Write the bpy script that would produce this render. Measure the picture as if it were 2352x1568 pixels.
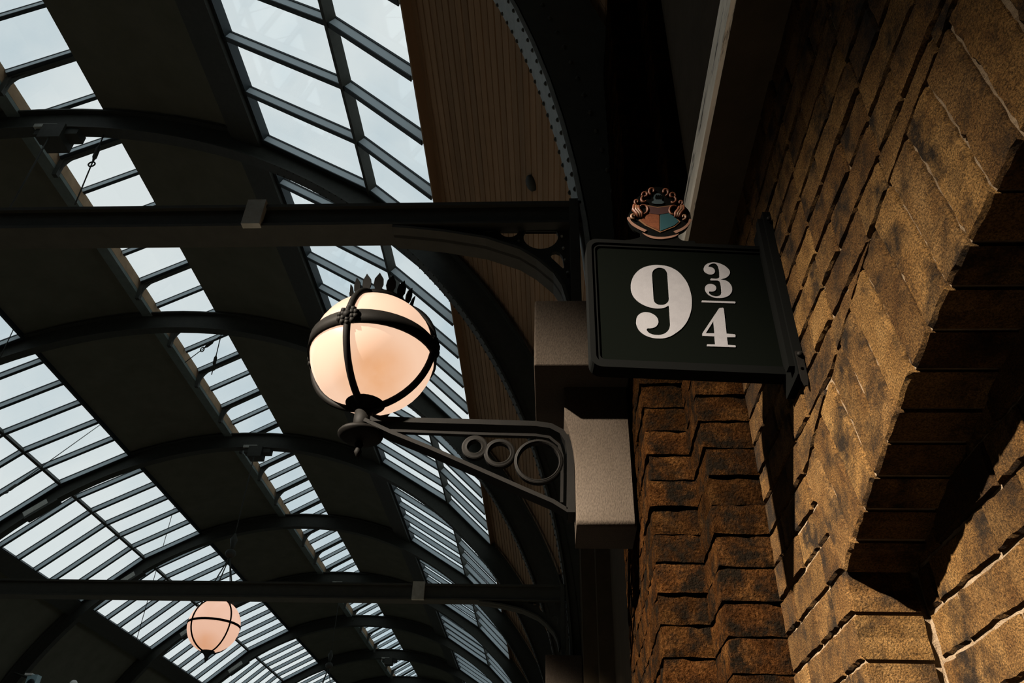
import bpy, bmesh, math, random
from mathutils import Vector, Matrix, noise
random.seed(7)
scene = bpy.context.scene
for o in list(bpy.data.objects): bpy.data.objects.remove(o)
COL = scene.collection
# ------------------------------------------------------------------ camera (world origin = camera, floor at -1.6, +Y along the track)
FPX, CX, CY = 1829.33, 1176.0, 784.0
hv = Vector((1270 - CX, -(2112 - CY), -FPX)); YA = hv.normalized()
ZA = Vector((1, -0.0318, 0)).cross(hv).normalized()
if ZA.y < 0: ZA = -ZA
XA = YA.cross(ZA).normalized()
ROT = Matrix((XA, YA, ZA))
cam = bpy.data.cameras.new('camera'); cam.lens = 28.0; cam.sensor_width = 36.0; cam.clip_start = 0.05; cam.clip_end = 300
camo = bpy.data.objects.new('camera', cam); COL.objects.link(camo)
camo.matrix_world = ROT.to_4x4(); scene.camera = camo
# ------------------------------------------------------------------ world: bright overcast sky with soft cloud
world = bpy.data.worlds.new('sky'); scene.world = world; world.use_nodes = True
nt = world.node_tree; nt.nodes.clear()
def N(nt, t, **k):
    n = nt.nodes.new(t)
    for a, b in k.items(): setattr(n, a, b)
    return n
L = nt.links.new
tc = N(nt, 'ShaderNodeTexCoord'); nz = N(nt, 'ShaderNodeTexNoise'); nz.inputs['Scale'].default_value = 3.2; nz.inputs['Detail'].default_value = 7; nz.inputs['Roughness'].default_value = .52
rp = N(nt, 'ShaderNodeValToRGB'); rp.color_ramp.elements[0].position = .36; rp.color_ramp.elements[0].color = (.50, .62, .69, 1)
rp.color_ramp.elements[1].position = .60; rp.color_ramp.elements[1].color = (.80, .845, .85, 1)
bg = N(nt, 'ShaderNodeBackground'); bg.inputs['Strength'].default_value = 1.0; wo = N(nt, 'ShaderNodeOutputWorld')
L(tc.outputs['Generated'], nz.inputs['Vector']); L(nz.outputs['Fac'], rp.inputs['Fac']); L(rp.outputs['Color'], bg.inputs['Color']); L(bg.outputs[0], wo.inputs[0])
# ------------------------------------------------------------------ pier spotlights under the ridge, out of frame behind and left (one per bay)
BEAM = Vector((.84, .746, -1.0)).normalized(); SPOT_AIM = Vector((-1.0, 1.87, -.29)); SPOT_D = 12.6
SPOTS = []
for _k in (0, 1):
    sl = bpy.data.lights.new('pier_spot', 'SPOT'); sl.energy = 112000.0; sl.color = (1.0, .87, .72); sl.shadow_soft_size = .11
    sl.spot_size = math.radians(22.0); sl.spot_blend = .55
    so = bpy.data.objects.new('pier_spot', sl); COL.objects.link(so); so.location = SPOT_AIM - BEAM * SPOT_D + Vector((0, 5.184 * _k, 0)); so.rotation_euler = BEAM.to_track_quat('-Z', 'Y').to_euler()
    SPOTS.append(so)
scene.view_settings.view_transform = 'Standard'; scene.view_settings.look = 'None'; scene.view_settings.exposure = 0; scene.view_settings.gamma = 1
scene.view_settings.use_curve_mapping = False

# ------------------------------------------------------------------ helpers
def ray(x, y): return ROT @ Vector((x - CX, -(y - CY), -FPX))
def atY(x, y, v): d = ray(x, y); return d * (v / d.y)
def atX(x, y, v): d = ray(x, y); return d * (v / d.x)
def lift(parent):
    v = Vector((0, 0, 0)); p = parent
    while p is not None: v += p.location; p = p.parent
    return v
class MB:
    def __init__(s): s.v = []; s.f = []; s.sm = []
    def add(s, vs, fs, smooth=False):
        b = len(s.v); s.v += [Vector(p) for p in vs]; s.f += [tuple(i + b for i in f) for f in fs]; s.sm += [smooth] * len(fs); return s
    def box(s, lo, hi):
        x0, y0, z0 = lo; x1, y1, z1 = hi
        return s.add([(x0,y0,z0),(x1,y0,z0),(x1,y1,z0),(x0,y1,z0),(x0,y0,z1),(x1,y0,z1),(x1,y1,z1),(x0,y1,z1)],
                     [(0,3,2,1),(4,5,6,7),(0,1,5,4),(1,2,6,5),(2,3,7,6),(3,0,4,7)])
    def obox(s, c, ax, h):      # oriented box: centre, three unit axes, half sizes
        c = Vector(c); vs = []
        for k in range(8):
            sg = [1 if (k >> i) & 1 else -1 for i in range(3)]
            vs.append(c + sum((Vector(ax[i]) * h[i] * sg[i] for i in range(3)), Vector()))
        return s.add(vs, [(0,2,3,1),(4,5,7,6),(0,1,5,4),(1,3,7,5),(3,2,6,7),(2,0,4,6)])
    def prism(s, pts, off, smooth=False):   # polygon (3d list) swept by vector off
        n = len(pts); a = [Vector(p) for p in pts]; b = [p + Vector(off) for p in a]
        return s.add(a + b, [tuple(range(n))[::-1], tuple(range(n, 2 * n))] + [(i, (i + 1) % n, (i + 1) % n + n, i + n) for i in range(n)], smooth)
    def tube(s, path, r, n=8, smooth=True, closed=False, cap=True):
        path = [Vector(p) for p in path]; m = len(path); rs = r if isinstance(r, (list, tuple)) else [r] * m; vs = []
        up = None
        for i in range(m):
            t = (path[(i + 1) % m] - path[i - 1]) if closed else (path[min(i + 1, m - 1)] - path[max(i - 1, 0)])
            t.normalize()
            if up is None: up = Vector((0, 0, 1)) if abs(t.z) < .9 else Vector((1, 0, 0))
            u = t.cross(up).normalized(); w = u.cross(t).normalized(); up = w
            vs += [path[i] + (u * math.cos(2 * math.pi * k / n) + w * math.sin(2 * math.pi * k / n)) * rs[i] for k in range(n)]
        fs = []
        for i in range(m if closed else m - 1):
            j = (i + 1) % m
            fs += [(i * n + k, i * n + (k + 1) % n, j * n + (k + 1) % n, j * n + k) for k in range(n)]
        if cap and not closed: fs += [tuple(range(n))[::-1], tuple(range((m - 1) * n, m * n))]
        return s.add(vs, fs, smooth)
    def lathe(s, prof, c, n=24, axis=(0, 0, 1), smooth=True):   # prof: (radius, height)
        ax = Vector(axis).normalized(); u = ax.orthogonal().normalized(); w = ax.cross(u); c = Vector(c); vs = []
        for r, h in prof:
            vs += [c + ax * h + (u * math.cos(2 * math.pi * k / n) + w * math.sin(2 * math.pi * k / n)) * max(r, 1e-5) for k in range(n)]
        fs = [(i * n + k, i * n + (k + 1) % n, (i + 1) * n + (k + 1) % n, (i + 1) * n + k) for i in range(len(prof) - 1) for k in range(n)]
        fs += [tuple(range(n))[::-1], tuple(range((len(prof) - 1) * n, len(prof) * n))]
        return s.add(vs, fs, smooth)
    def ball(s, c, r, n=12, squash=(1, 1, 1)):
        c = Vector(c); m = n // 2 + 1; vs = []; fs = []
        for i in range(m):
            a = math.pi * i / (m - 1)
            for k in range(n):
                b = 2 * math.pi * k / n
                vs.append(c + Vector((r * max(math.sin(a), 1e-4) * math.cos(b) * squash[0], r * max(math.sin(a), 1e-4) * math.sin(b) * squash[1], r * math.cos(a) * squash[2])))
        for i in range(m - 1):
            fs += [(i * n + k, (i + 1) * n + k, (i + 1) * n + (k + 1) % n, i * n + (k + 1) % n) for k in range(n)]
        return s.add(vs, fs, True)
    def mesh(s, name, mat, org=Vector()):
        me = bpy.data.meshes.new(name); me.from_pydata([p - org for p in s.v], [], s.f)
        me.polygons.foreach_set('use_smooth', s.sm); me.materials.append(mat)
        bm = bmesh.new(); bm.from_mesh(me); bmesh.ops.recalc_face_normals(bm, faces=bm.faces); bm.to_mesh(me); bm.free(); me.update()
        return me
    def build(s, name, mat, parent=None, loc=None):
        org = lift(parent) + (Vector(loc) - lift(parent) if loc is not None else Vector())
        o = bpy.data.objects.new(name, s.mesh(name, mat, org)); COL.objects.link(o)
        if parent is not None: o.parent = parent
        if loc is not None: o.location = Vector(loc) - lift(parent)
        return o
def tag(o, label=None, cat=None, group=None, kind=None):
    for k, v in (('label', label), ('category', cat), ('group', group), ('kind', kind)):
        if v: o[k] = v
    return o
def empty(name, loc=(0, 0, 0), label=None, cat=None, group=None, kind=None):
    o = bpy.data.objects.new(name, None); COL.objects.link(o); o.location = loc; o.empty_display_size = .1
    return tag(o, label, cat, group, kind)
def inst(name, me, parent, loc=(0, 0, 0), rot=(0, 0, 0), sc=(1, 1, 1)):
    o = bpy.data.objects.new(name, me); COL.objects.link(o); o.parent = parent; o.location = loc; o.rotation_euler = rot; o.scale = sc; return o
def copy_tree(o, parent=None):
    c = o.copy(); COL.objects.link(c); c.parent = parent
    for ch in list(o.children): copy_tree(ch, c)
    return c
def plate(splines, thick, frame, smooth=False, res=6):
    """flat plate with holes. splines: lists of (u, v[, corner]); frame: function (u, v, n) -> world. returns MB"""
    cu = bpy.data.curves.new('plate_outline', 'CURVE'); cu.dimensions = '2D'; cu.fill_mode = 'BOTH'; cu.extrude = thick / 2; cu.resolution_u = res
    for sp in splines:
        if smooth:
            s = cu.splines.new('BEZIER'); s.bezier_points.add(len(sp) - 1)
            for b, p in zip(s.bezier_points, sp):
                b.co = (p[0], p[1], 0); t = 'VECTOR' if (len(p) > 2 and p[2]) else 'AUTO'; b.handle_left_type = t; b.handle_right_type = t
        else:
            s = cu.splines.new('POLY'); s.points.add(len(sp) - 1)
            for b, p in zip(s.points, sp): b.co = (p[0], p[1], 0, 1)
        s.use_cyclic_u = True
    ob = bpy.data.objects.new('plate_outline', cu); COL.objects.link(ob)
    bpy.context.view_layer.update(); dg = bpy.context.evaluated_depsgraph_get()
    me = bpy.data.meshes.new_from_object(ob.evaluated_get(dg))
    m = MB(); m.add([frame(v.co.x, v.co.y, v.co.z) for v in me.vertices], [tuple(p.vertices) for p in me.polygons])
    bpy.data.objects.remove(ob); bpy.data.curves.remove(cu); bpy.data.meshes.remove(me)
    return m
def arc(cx, cy, r, a0=0, a1=360, n=24):
    e = n if abs(a1 - a0) < 359 else n - 1
    return [(cx + r * math.cos(math.radians(a0 + (a1 - a0) * i / n)), cy + r * math.sin(math.radians(a0 + (a1 - a0) * i / n))) for i in range(e + 1)]

# ------------------------------------------------------------------ materials
def mat(name, col, rough=.6, metal=0, spec=.3):
    m = bpy.data.materials.new(name); m.use_nodes = True; b = m.node_tree.nodes['Principled BSDF']
    b.inputs['Base Color'].default_value = (*col, 1); b.inputs['Roughness'].default_value = rough; b.inputs['Metallic'].default_value = metal
    b.inputs['Specular IOR Level'].default_value = spec
    return m
def ramp(nt, pts):
    r = N(nt, 'ShaderNodeValToRGB'); e = r.color_ramp.elements
    while len(e) < len(pts): e.new(.5)
    for el, (p, c) in zip(e, pts): el.position = p; el.color = (*c, 1) if len(c) == 3 else c
    return r
def noise_mat(name, cols, scale=8, rough=.75, bump=.4, bscale=120, bdist=.01, rnd=None, soot=None, spec=.2, stretch=(1, 1, 1), grain=None):
    """procedural weathered surface: colour noise, per-object random tint, soot patches and fine bump (all in object space)"""
    m = bpy.data.materials.new(name); m.use_nodes = True; nt = m.node_tree; b = nt.nodes['Principled BSDF']; L = nt.links.new
    b.inputs['Roughness'].default_value = rough; b.inputs['Specular IOR Level'].default_value = spec
    tc = N(nt, 'ShaderNodeTexCoord'); oi = N(nt, 'ShaderNodeObjectInfo'); mp = N(nt, 'ShaderNodeMapping'); mp.inputs['Scale'].default_value = stretch
    L(tc.outputs['Object'], mp.inputs['Vector'])
    rv = N(nt, 'ShaderNodeVectorMath'); rv.operation = 'SCALE'; rv.inputs['Scale'].default_value = 37.0
    cx = N(nt, 'ShaderNodeCombineXYZ'); L(oi.outputs['Random'], cx.inputs[0]); L(oi.outputs['Random'], cx.inputs[1]); L(cx.outputs[0], rv.inputs[0])
    av = N(nt, 'ShaderNodeVectorMath'); L(mp.outputs[0], av.inputs[0]); L(rv.outputs[0], av.inputs[1])
    n1 = N(nt, 'ShaderNodeTexNoise'); n1.inputs['Scale'].default_value = scale; n1.inputs['Detail'].default_value = 6; n1.inputs['Roughness'].default_value = .65; L(av.outputs[0], n1.inputs['Vector'])
    k = len(cols); r1 = ramp(nt, [(.3 + .4 * i / max(k - 1, 1), c) for i, c in enumerate(cols)]); L(n1.outputs['Fac'], r1.inputs['Fac'])
    out = r1.outputs['Color']
    if grain:
        g = N(nt, 'ShaderNodeTexNoise'); g.inputs['Scale'].default_value = grain[0]; g.inputs['Detail'].default_value = 3; L(av.outputs[0], g.inputs['Vector'])
        gr = ramp(nt, [(.35, (grain[1],) * 3), (.6, (grain[2],) * 3)]); L(g.outputs['Fac'], gr.inputs['Fac'])
        mx = N(nt, 'ShaderNodeMixRGB'); mx.blend_type = 'MULTIPLY'; mx.inputs[0].default_value = 1; L(out, mx.inputs[1]); L(gr.outputs[0], mx.inputs[2]); out = mx.outputs[0]
    if rnd:
        rr = ramp(nt, [(i / max(len(rnd) - 1, 1), c) for i, c in enumerate(rnd)]); L(oi.outputs['Random'], rr.inputs['Fac'])
        mx = N(nt, 'ShaderNodeMixRGB'); mx.blend_type = 'MULTIPLY'; mx.inputs[0].default_value = 1; L(out, mx.inputs[1]); L(rr.outputs[0], mx.inputs[2]); out = mx.outputs[0]
    if soot:
        n2 = N(nt, 'ShaderNodeTexNoise'); n2.inputs['Scale'].default_value = soot[0]; n2.inputs['Detail'].default_value = 8; n2.inputs['Roughness'].default_value = .7; L(av.outputs[0], n2.inputs['Vector'])
        r2 = ramp(nt, [(soot[1], (0, 0, 0)), (soot[2], (1, 1, 1))]); L(n2.outputs['Fac'], r2.inputs['Fac'])
        mx = N(nt, 'ShaderNodeMixRGB'); L(r2.outputs[0], mx.inputs[0]); L(out, mx.inputs[1]); mx.inputs[2].default_value = (*soot[3], 1); out = mx.outputs[0]
    L(out, b.inputs['Base Color'])
    if bump:
        n3 = N(nt, 'ShaderNodeTexNoise'); n3.inputs['Scale'].default_value = bscale; n3.inputs['Detail'].default_value = 4; n3.inputs['Roughness'].default_value = .7; L(av.outputs[0], n3.inputs['Vector'])
        bp = N(nt, 'ShaderNodeBump'); bp.inputs['Strength'].default_value = bump; bp.inputs['Distance'].default_value = bdist; L(n3.outputs['Fac'], bp.inputs['Height']); L(bp.outputs[0], b.inputs['Normal'])
    return m
M = {}
M['brick'] = noise_mat('stock_brick', [(0.02975, 0.01470, 0.00455), (0.05775, 0.03150, 0.01015), (0.07525, 0.04410, 0.01610)], 14, .9, .8, 260, .010,
                       rnd=[(.55, .48, .42), (1.15, 1.12, 1.1), (.75, .66, .56), (1.4, 1.36, 1.25), (.30, .26, .24), (1.1, 1.05, .95), (.45, .38, .32)], soot=(9, .47, .62, (.007, .0045, .0025)), spec=.05, grain=(300, .42, 1.22))
M['brick_pier'] = noise_mat('shaded_sooty_pier_brick', [(0.00700, 0.00315, 0.00126), (0.01470, 0.00630, 0.00210), (0.02975, 0.01400, 0.00455)], 11, .9, .9, 130, .014,
                       rnd=[(.7, .7, .7), (1.1, 1.0, .9), (.5, .5, .5), (1, .95, .9)], soot=(12, .45, .6, (.003, .0022, .0015)), spec=.0, grain=(160, .5, 1.3))  # sooty brick, with the pier's partial shade darkened into its colour
M['mortar'] = noise_mat('lime_mortar', [(0.05760, 0.04000, 0.02400), (0.11200, 0.08320, 0.05440)], 20, .95, .6, 160, .008, spec=.0)
M['wallfar'] = noise_mat('sooty_brickwork', [(0.02880, 0.02160, 0.01296), (0.04320, 0.03168, 0.01944)], 6, .9, .3, 60, .01, spec=.05)
M['stone'] = noise_mat('dressed_stone', [(0.02083, 0.01580, 0.01141), (0.02742, 0.02154, 0.01627)], 5, .85, .35, 230, .004, spec=.05, grain=(260, .72, 1.12), stretch=(1, 1, .45))
M['fascia'] = noise_mat('painted_fascia', [(0.66825, 0.60885, 0.50490), (0.92070, 0.86130, 0.74250)], 30, .8, .4, 120, .004, soot=(26, .56, .62, (0.11880, 0.10395, 0.08167)), stretch=(1, .12, 1), spec=.1)
M['iron'] = noise_mat('black_iron_paint', [(0.03100, 0.03255, 0.02635), (0.04262, 0.04340, 0.03642)], 12, .6, .15, 260, .002, spec=.12)
M['ironlamp'] = noise_mat('cast_iron_lamp', [(0.00139, 0.00122, 0.00097), (0.00231, 0.00197, 0.00151)], 30, .65, .2, 300, .002, spec=.04)
M['rib_lit'] = noise_mat('lit_rib_paint', [(0.16500, 0.18150, 0.17600), (0.24200, 0.25850, 0.25300)], 14, .6, .25, 200, .003, spec=.2)  # iron made lighter: skylight on the near rib's soffit put into its colour
M['deck'] = noise_mat('sooty_roof_deck', [(0.08518, 0.08518, 0.06224), (0.10811, 0.10647, 0.08026)], 2.0, .9, .2, 40, .005, spec=.05)
M['void'] = mat('dark_roof_void', (.006, .005, .004), .9, 0, 0)
M['board'] = noise_mat('roof_board', [(.19, .118, .066), (.265, .170, .10)], 6, .85, .3, 50, .003, rnd=[(.85, .85, .85), (1.1, 1.05, 1.0), (1, 1, 1)], stretch=(1, .08, 1), spec=.05)
M['bar'] = mat('glazing_bar_paint', (.40, .455, .48), .5)
M['gasket'] = mat('glazing_gasket', (.012, .018, .020), .6)
M['brown'] = noise_mat('timber_upstand', [(.22, .15, .09), (.33, .23, .14)], 4, .85, .3, 60, .004, spec=.05)
M['green'] = noise_mat('green_black_purlin', [(.10, .125, .11), (.14, .165, .15)], 5, .6, .2, 80, .003, spec=.1)
M['galv'] = noise_mat('galvanised_plate', [(.22, .22, .19), (.32, .32, .28)], 18, .5, .25, 120, .003, spec=.2)
M['signblack'] = mat('sign_black_enamel', (0.0012, 0.0015, 0.0012), .9, 0, .0)
M['signframe'] = mat('sign_frame_black', (0.00077, 0.00088, 0.00077), .8, 0, .02)
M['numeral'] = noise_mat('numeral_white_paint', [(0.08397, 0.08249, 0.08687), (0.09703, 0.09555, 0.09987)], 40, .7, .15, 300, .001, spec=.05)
M['copper'] = noise_mat('crest_copper', [(0.03888, 0.01037, 0.00362), (0.08294, 0.02592, 0.00934)], 60, .5, .2, 200, .002)
M['gold'] = mat('crest_gold', (0.07351, 0.03392, 0.01414), .5)
M['teal'] = mat('crest_teal', (0.00308, 0.02159, 0.02622), .5)
M['maroon'] = mat('crest_maroon', (0.01542, 0.00308, 0.00247), .55)
M['steel'] = mat('crest_steel', (0.01696, 0.02467, 0.02776), .4)
M['ribbon'] = mat('crest_ribbon', (0.08482, 0.04241, 0.02689), .6)
M['white'] = mat('white_housing', (.75, .74, .70), .5)
M['bluegrey'] = mat('blue_grey_housing', (.35, .52, .56), .4)
M['ballast'] = noise_mat('bounce_ballast', [(.42, .40, .34), (.52, .50, .43)], 8, .9, .5, 30, .02)
M['floor'] = noise_mat('platform_paving', [(.030, .028, .026), (.04, .038, .035)], 3, .8, .2, 40, .005)
def glass_mat():
    m = bpy.data.materials.new('roof_glass'); m.use_nodes = True; nt = m.node_tree; nt.nodes.clear(); L = nt.links.new
    t = N(nt, 'ShaderNodeBsdfTransparent'); t.inputs['Color'].default_value = (.97, .985, .985, 1)
    g = N(nt, 'ShaderNodeBsdfGlossy'); g.inputs['Roughness'].default_value = .03; g.inputs['Color'].default_value = (.8, .85, .86, 1)
    x = N(nt, 'ShaderNodeMixShader'); x.inputs[0].default_value = .05; o = N(nt, 'ShaderNodeOutputMaterial')
    L(t.outputs[0], x.inputs[1]); L(g.outputs[0], x.inputs[2]); L(x.outputs[0], o.inputs[0]); return m
M['glass'] = glass_mat()
def globe_mat(name, base, strength, stain_glow, body):
    m = bpy.data.materials.new(name); m.use_nodes = True; nt = m.node_tree; b = nt.nodes['Principled BSDF']; L = nt.links.new
    b.inputs['Roughness'].default_value = .22; b.inputs['Specular IOR Level'].default_value = .5
    tc = N(nt, 'ShaderNodeTexCoord'); n1 = N(nt, 'ShaderNodeTexNoise'); n1.inputs['Scale'].default_value = 3.2; n1.inputs['Detail'].default_value = 5
    L(tc.outputs['Generated'], n1.inputs['Vector'])
    # amber patch: grime in the bowl, strengthened to paint the warm glow below
    sp = N(nt, 'ShaderNodeVectorMath'); sp.operation = 'DISTANCE'; sp.inputs[1].default_value = stain_glow; L(tc.outputs['Generated'], sp.inputs[0])
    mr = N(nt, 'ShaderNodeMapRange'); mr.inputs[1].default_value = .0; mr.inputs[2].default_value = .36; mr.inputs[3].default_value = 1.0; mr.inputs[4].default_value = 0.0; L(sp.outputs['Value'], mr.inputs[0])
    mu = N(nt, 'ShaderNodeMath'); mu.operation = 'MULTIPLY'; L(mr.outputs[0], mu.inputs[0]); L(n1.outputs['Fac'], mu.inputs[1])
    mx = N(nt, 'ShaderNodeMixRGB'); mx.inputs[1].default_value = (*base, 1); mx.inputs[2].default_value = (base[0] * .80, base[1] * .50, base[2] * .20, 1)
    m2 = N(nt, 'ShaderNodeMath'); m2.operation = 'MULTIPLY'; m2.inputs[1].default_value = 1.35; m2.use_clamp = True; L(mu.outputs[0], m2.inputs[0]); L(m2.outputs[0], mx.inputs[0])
    L(mx.outputs[0], b.inputs['Emission Color']); b.inputs['Emission Strength'].default_value = strength
    b.inputs['Base Color'].default_value = (*body, 1)
    return m
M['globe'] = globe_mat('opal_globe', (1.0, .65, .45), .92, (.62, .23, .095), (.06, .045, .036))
M['globe2'] = globe_mat('opal_globe_pendant', (1.0, .58, .40), .74, (.5, .25, .04), (.8, .68, .6))

# ------------------------------------------------------------------ setting: dimensions
YP, BAY = 2.56, 5.184
CXZ = Vector((-7.824, 0, 1.776)); RRIB, RROOF = 8.0, 8.48
def pol(th, r, y): a = math.radians(th); return Vector((CXZ.x + r * math.cos(a), y, CXZ.z + r * math.sin(a)))
Y0, Y1 = -13.0, 56.0
FLOORZ = -1.6
# floor and enclosing walls
tag(MB().box((-16.6, Y0, FLOORZ - .2), (2.0, Y1, FLOORZ)).build('floor', M['floor'], loc=(-7, 20, FLOORZ)), 'grey paved platform floor', 'floor', kind='structure')
tag(MB().box((-16.0, Y0 + .3, FLOORZ + .001), (-2.6, Y1 - .3, FLOORZ + .02)).build('floor_bounce_bed', M['ballast'], loc=(-9, 20, FLOORZ)), 'unseen track bed made pale to bounce light onto the roof', 'floor', kind='structure')  # unseen bed, made pale to bounce light up to the roof deck
tag(MB().box((-16.6, Y0, FLOORZ), (-16.3, Y1, 3.0)).build('wall_left', M['wallfar'], loc=(-16.4, 20, FLOORZ)), 'sooty brick wall on the far side of the shed', 'wall', kind='structure')
tag(MB().box((-16.6, Y1, FLOORZ), (2.0, Y1 + .3, 11.5)).build('wall_front', M['wallfar'], loc=(-7, Y1, FLOORZ)), 'dark end wall of the train shed', 'wall', kind='structure')
tag(MB().box((-16.6, Y0 - .3, FLOORZ), (2.0, Y0, 11.5)).build('wall_back', M['wallfar'], loc=(-7, Y0, FLOORZ)), 'dark entrance end wall of the train shed', 'wall', kind='structure')

# ------------------------------------------------------------------ roof: deck, boards
def shell(t0, t1, r0, r1, y0, y1, n):
    m = MB(); vs = []
    for i in range(n + 1):
        t = t0 + (t1 - t0) * i / n
        vs += [pol(t, r0, y0), pol(t, r0, y1), pol(t, r1, y1), pol(t, r1, y0)]
    fs = []
    for i in range(n):
        a, b = i * 4, i * 4 + 4
        fs += [(a, a + 1, b + 1, b), (a + 1, a + 2, b + 2, b + 1), (a + 2, a + 3, b + 3, b + 2), (a + 3, a, b, b + 3)]
    fs += [(0, 3, 2, 1), (n * 4, n * 4 + 1, n * 4 + 2, n * 4 + 3)]
    return m.add(vs, fs, False)
A_R0, A_RM, A_R1, A_RT = 40.5, 50.8, 65.1, 68.9       # right skylight: lower edge, middle bar, upper edge, trimmer end
A_LR, A_LL = 85.0, 95.4                                # lantern opening
A_L0, A_LM, A_L1, A_LT = 112.2, 124.3, 138.4, 141.5    # left skylight
ceiling = tag(shell(-3, A_R0, 8.53, 8.60, Y0, Y1, 24).build('ceiling', M['void'], loc=(0, 20, 8)), 'barrel vault roof of the train shed', 'ceiling', kind='structure')
for a, b, n in ((A_R1, A_LR, 10), (A_LL, A_L0, 9), (A_L1, 183, 20)):
    shell(a, b, RROOF, 8.515, Y0, Y1, n).build('deck_panel', M['deck'], ceiling)
YW = -2.62                                             # skylights are glazed from here on; plain deck behind
for a, b, n in ((A_R0, A_R1, 10), (A_L0, A_L1, 10)):
    shell(a, b, RROOF, 8.65, Y0, YW, n).build('deck_panel', M['deck'], ceiling)
bw = .1235; dth = math.degrees(bw / RROOF)
bm_ = MB(); bm_.box((-bw / 2 + .0105, 0, 0), (bw / 2 - .0105, BAY - .012, .03))
board_me = bm_.mesh('board', M['board'])
MB().obox(pol(A_R0 - .12, RROOF - .055, 25), (Vector((-math.sin(math.radians(A_R0)), 0, math.cos(math.radians(A_R0)))), Vector((0, 1, 0)), Vector((math.cos(math.radians(A_R0)), 0, math.sin(math.radians(A_R0))))), (.014, 27.5, .06)).build('edge_batten', M['board'], ceiling)
nb = 0
for k in range(-1, 6):
    for i in range(int((A_R0 - 3) / dth)):
        if nb >= 296: break
        th = A_R0 - (i + .5) * dth
        if k > 3 and th < 12: continue
        a = math.radians(th); p = pol(th, RROOF + random.uniform(-.002, .002), YP + k * BAY)
        inst('board', board_me, ceiling, p - ceiling.location, (0, math.pi / 2 - a, 0)); nb += 1
rest = MB()
for k in range(4, 10):
    for i in range(int((A_R0 - 3) / dth)):
        th = A_R0 - (i + .5) * dth
        if k < 6 and th >= 12 and not (k == 4 and False): 
            if k <= 5 and nb < 296: continue
        t = Vector((-math.sin(math.radians(th)), 0, math.cos(math.radians(th)))); r = Vector((math.cos(math.radians(th)), 0, math.sin(math.radians(th))))
        rest.obox(pol(th, RROOF + .02, YP + (k + .5) * BAY), (t, Vector((0, 1, 0)), r), (bw / 2 - .0075, BAY / 2 - .006, .012))
tag(rest.build('board_run', M['board'], ceiling), kind='stuff')

# ------------------------------------------------------------------ roof: skylights (window_1 right, window_3 left)
NB = 9
def skylight(name, label, edges, group_y0, nbay):
    w = empty(name, pol(edges[0], RROOF, 10), label, 'skylight', kind='structure')
    for j in range(len(edges) - 1):
        a, b = edges[j], edges[j + 1]
        pa, pb = pol(a, RROOF, 0), pol(b, RROOF, 0); t = (pb - pa); ln = t.length; t.normalize(); inn = Vector((t.z, 0, -t.x))
        if inn.dot(CXZ - (pa + pb) / 2) < 0: inn = -inn
        mid = (pa + pb) / 2
        bmb = MB().obox(inn * .075, (t, Vector((0, 1, 0)), inn), (ln / 2, .024, .06)); bme = bmb.mesh('glazing_bar', M['bar'])
        gmb = MB().obox(inn * .010, (t, Vector((0, 1, 0)), inn), (ln / 2, .034, .012)).obox(inn * .138, (t, Vector((0, 1, 0)), inn), (ln / 2, .036, .007)); gme = gmb.mesh('gasket', M['gasket'])
        pme = MB().obox(inn * -.004, (t, Vector((0, 1, 0)), inn), (ln / 2, BAY / 12 - .012, .004)).mesh('pane', M['glass'])
        for i in range(-6, nbay * 6):
            y = YP + i * BAY / 6
            if y < YW + .2: continue
            c = Vector((mid.x, y, mid.z)) - w.location
            bo = inst('glazing_bar', bme, w, c); inst('gasket', gme, bo)
            inst('pane', pme, w, c + Vector((0, BAY / 12, 0)))
    for j, e in enumerate(edges):
        r = Vector((math.cos(math.radians(e)), 0, math.sin(math.radians(e)))); t = Vector((-r.z, 0, r.x)); yl = (YP + nbay * BAY - YW) / 2; yc = YW + yl
        inner = 0 < j < len(edges) - 1
        if e == A_R0: continue
        MB().obox(pol(e, RROOF - (.085 if inner else .06), yc), (t, Vector((0, 1, 0)), r), (.03 if inner else .025, yl, .075)).build('middle_bar' if inner else 'edge_frame', M['iron'] if inner else M['bar'] if False else M['gasket'], w)
    return w
w1 = skylight('window_1', 'curved glazed strip above the boarded haunch of the roof', [A_R0, A_RM, A_R1], YW, 9)
w3 = skylight('window_3', 'curved glazed strip on the far slope of the roof', [A_L0, A_LM, A_L1], YW, 9)
# trimmer beams beside the glazing
shell(A_R1 + .25, A_RT, RROOF - .20, RROOF, Y0, Y1, 2).build('trimmer', M['iron'], ceiling)
shell(A_L1, A_LT, RROOF - .16, RROOF, Y0, Y1, 2).build('trimmer', M['iron'], ceiling)
# lit reveal strips of the right skylight's upper frame, one per bay panel
rv = MB().obox((0, 0, 0), (Vector((-math.sin(math.radians(A_R1)), 0, math.cos(math.radians(A_R1)))), Vector((0, 1, 0)), Vector((math.cos(math.radians(A_R1)), 0, math.sin(math.radians(A_R1))))), (.012, BAY / 12 - .03, .05)).mesh('reveal_strip', M['bar'])
for i in range(-6, 54):
    p = pol(A_R1 + .05, RROOF - .06, YP + (i + .5) * BAY / 6)
    inst('reveal_strip', rv, w1, p - w1.location + Vector((0.02, 0, 0)))

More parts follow.
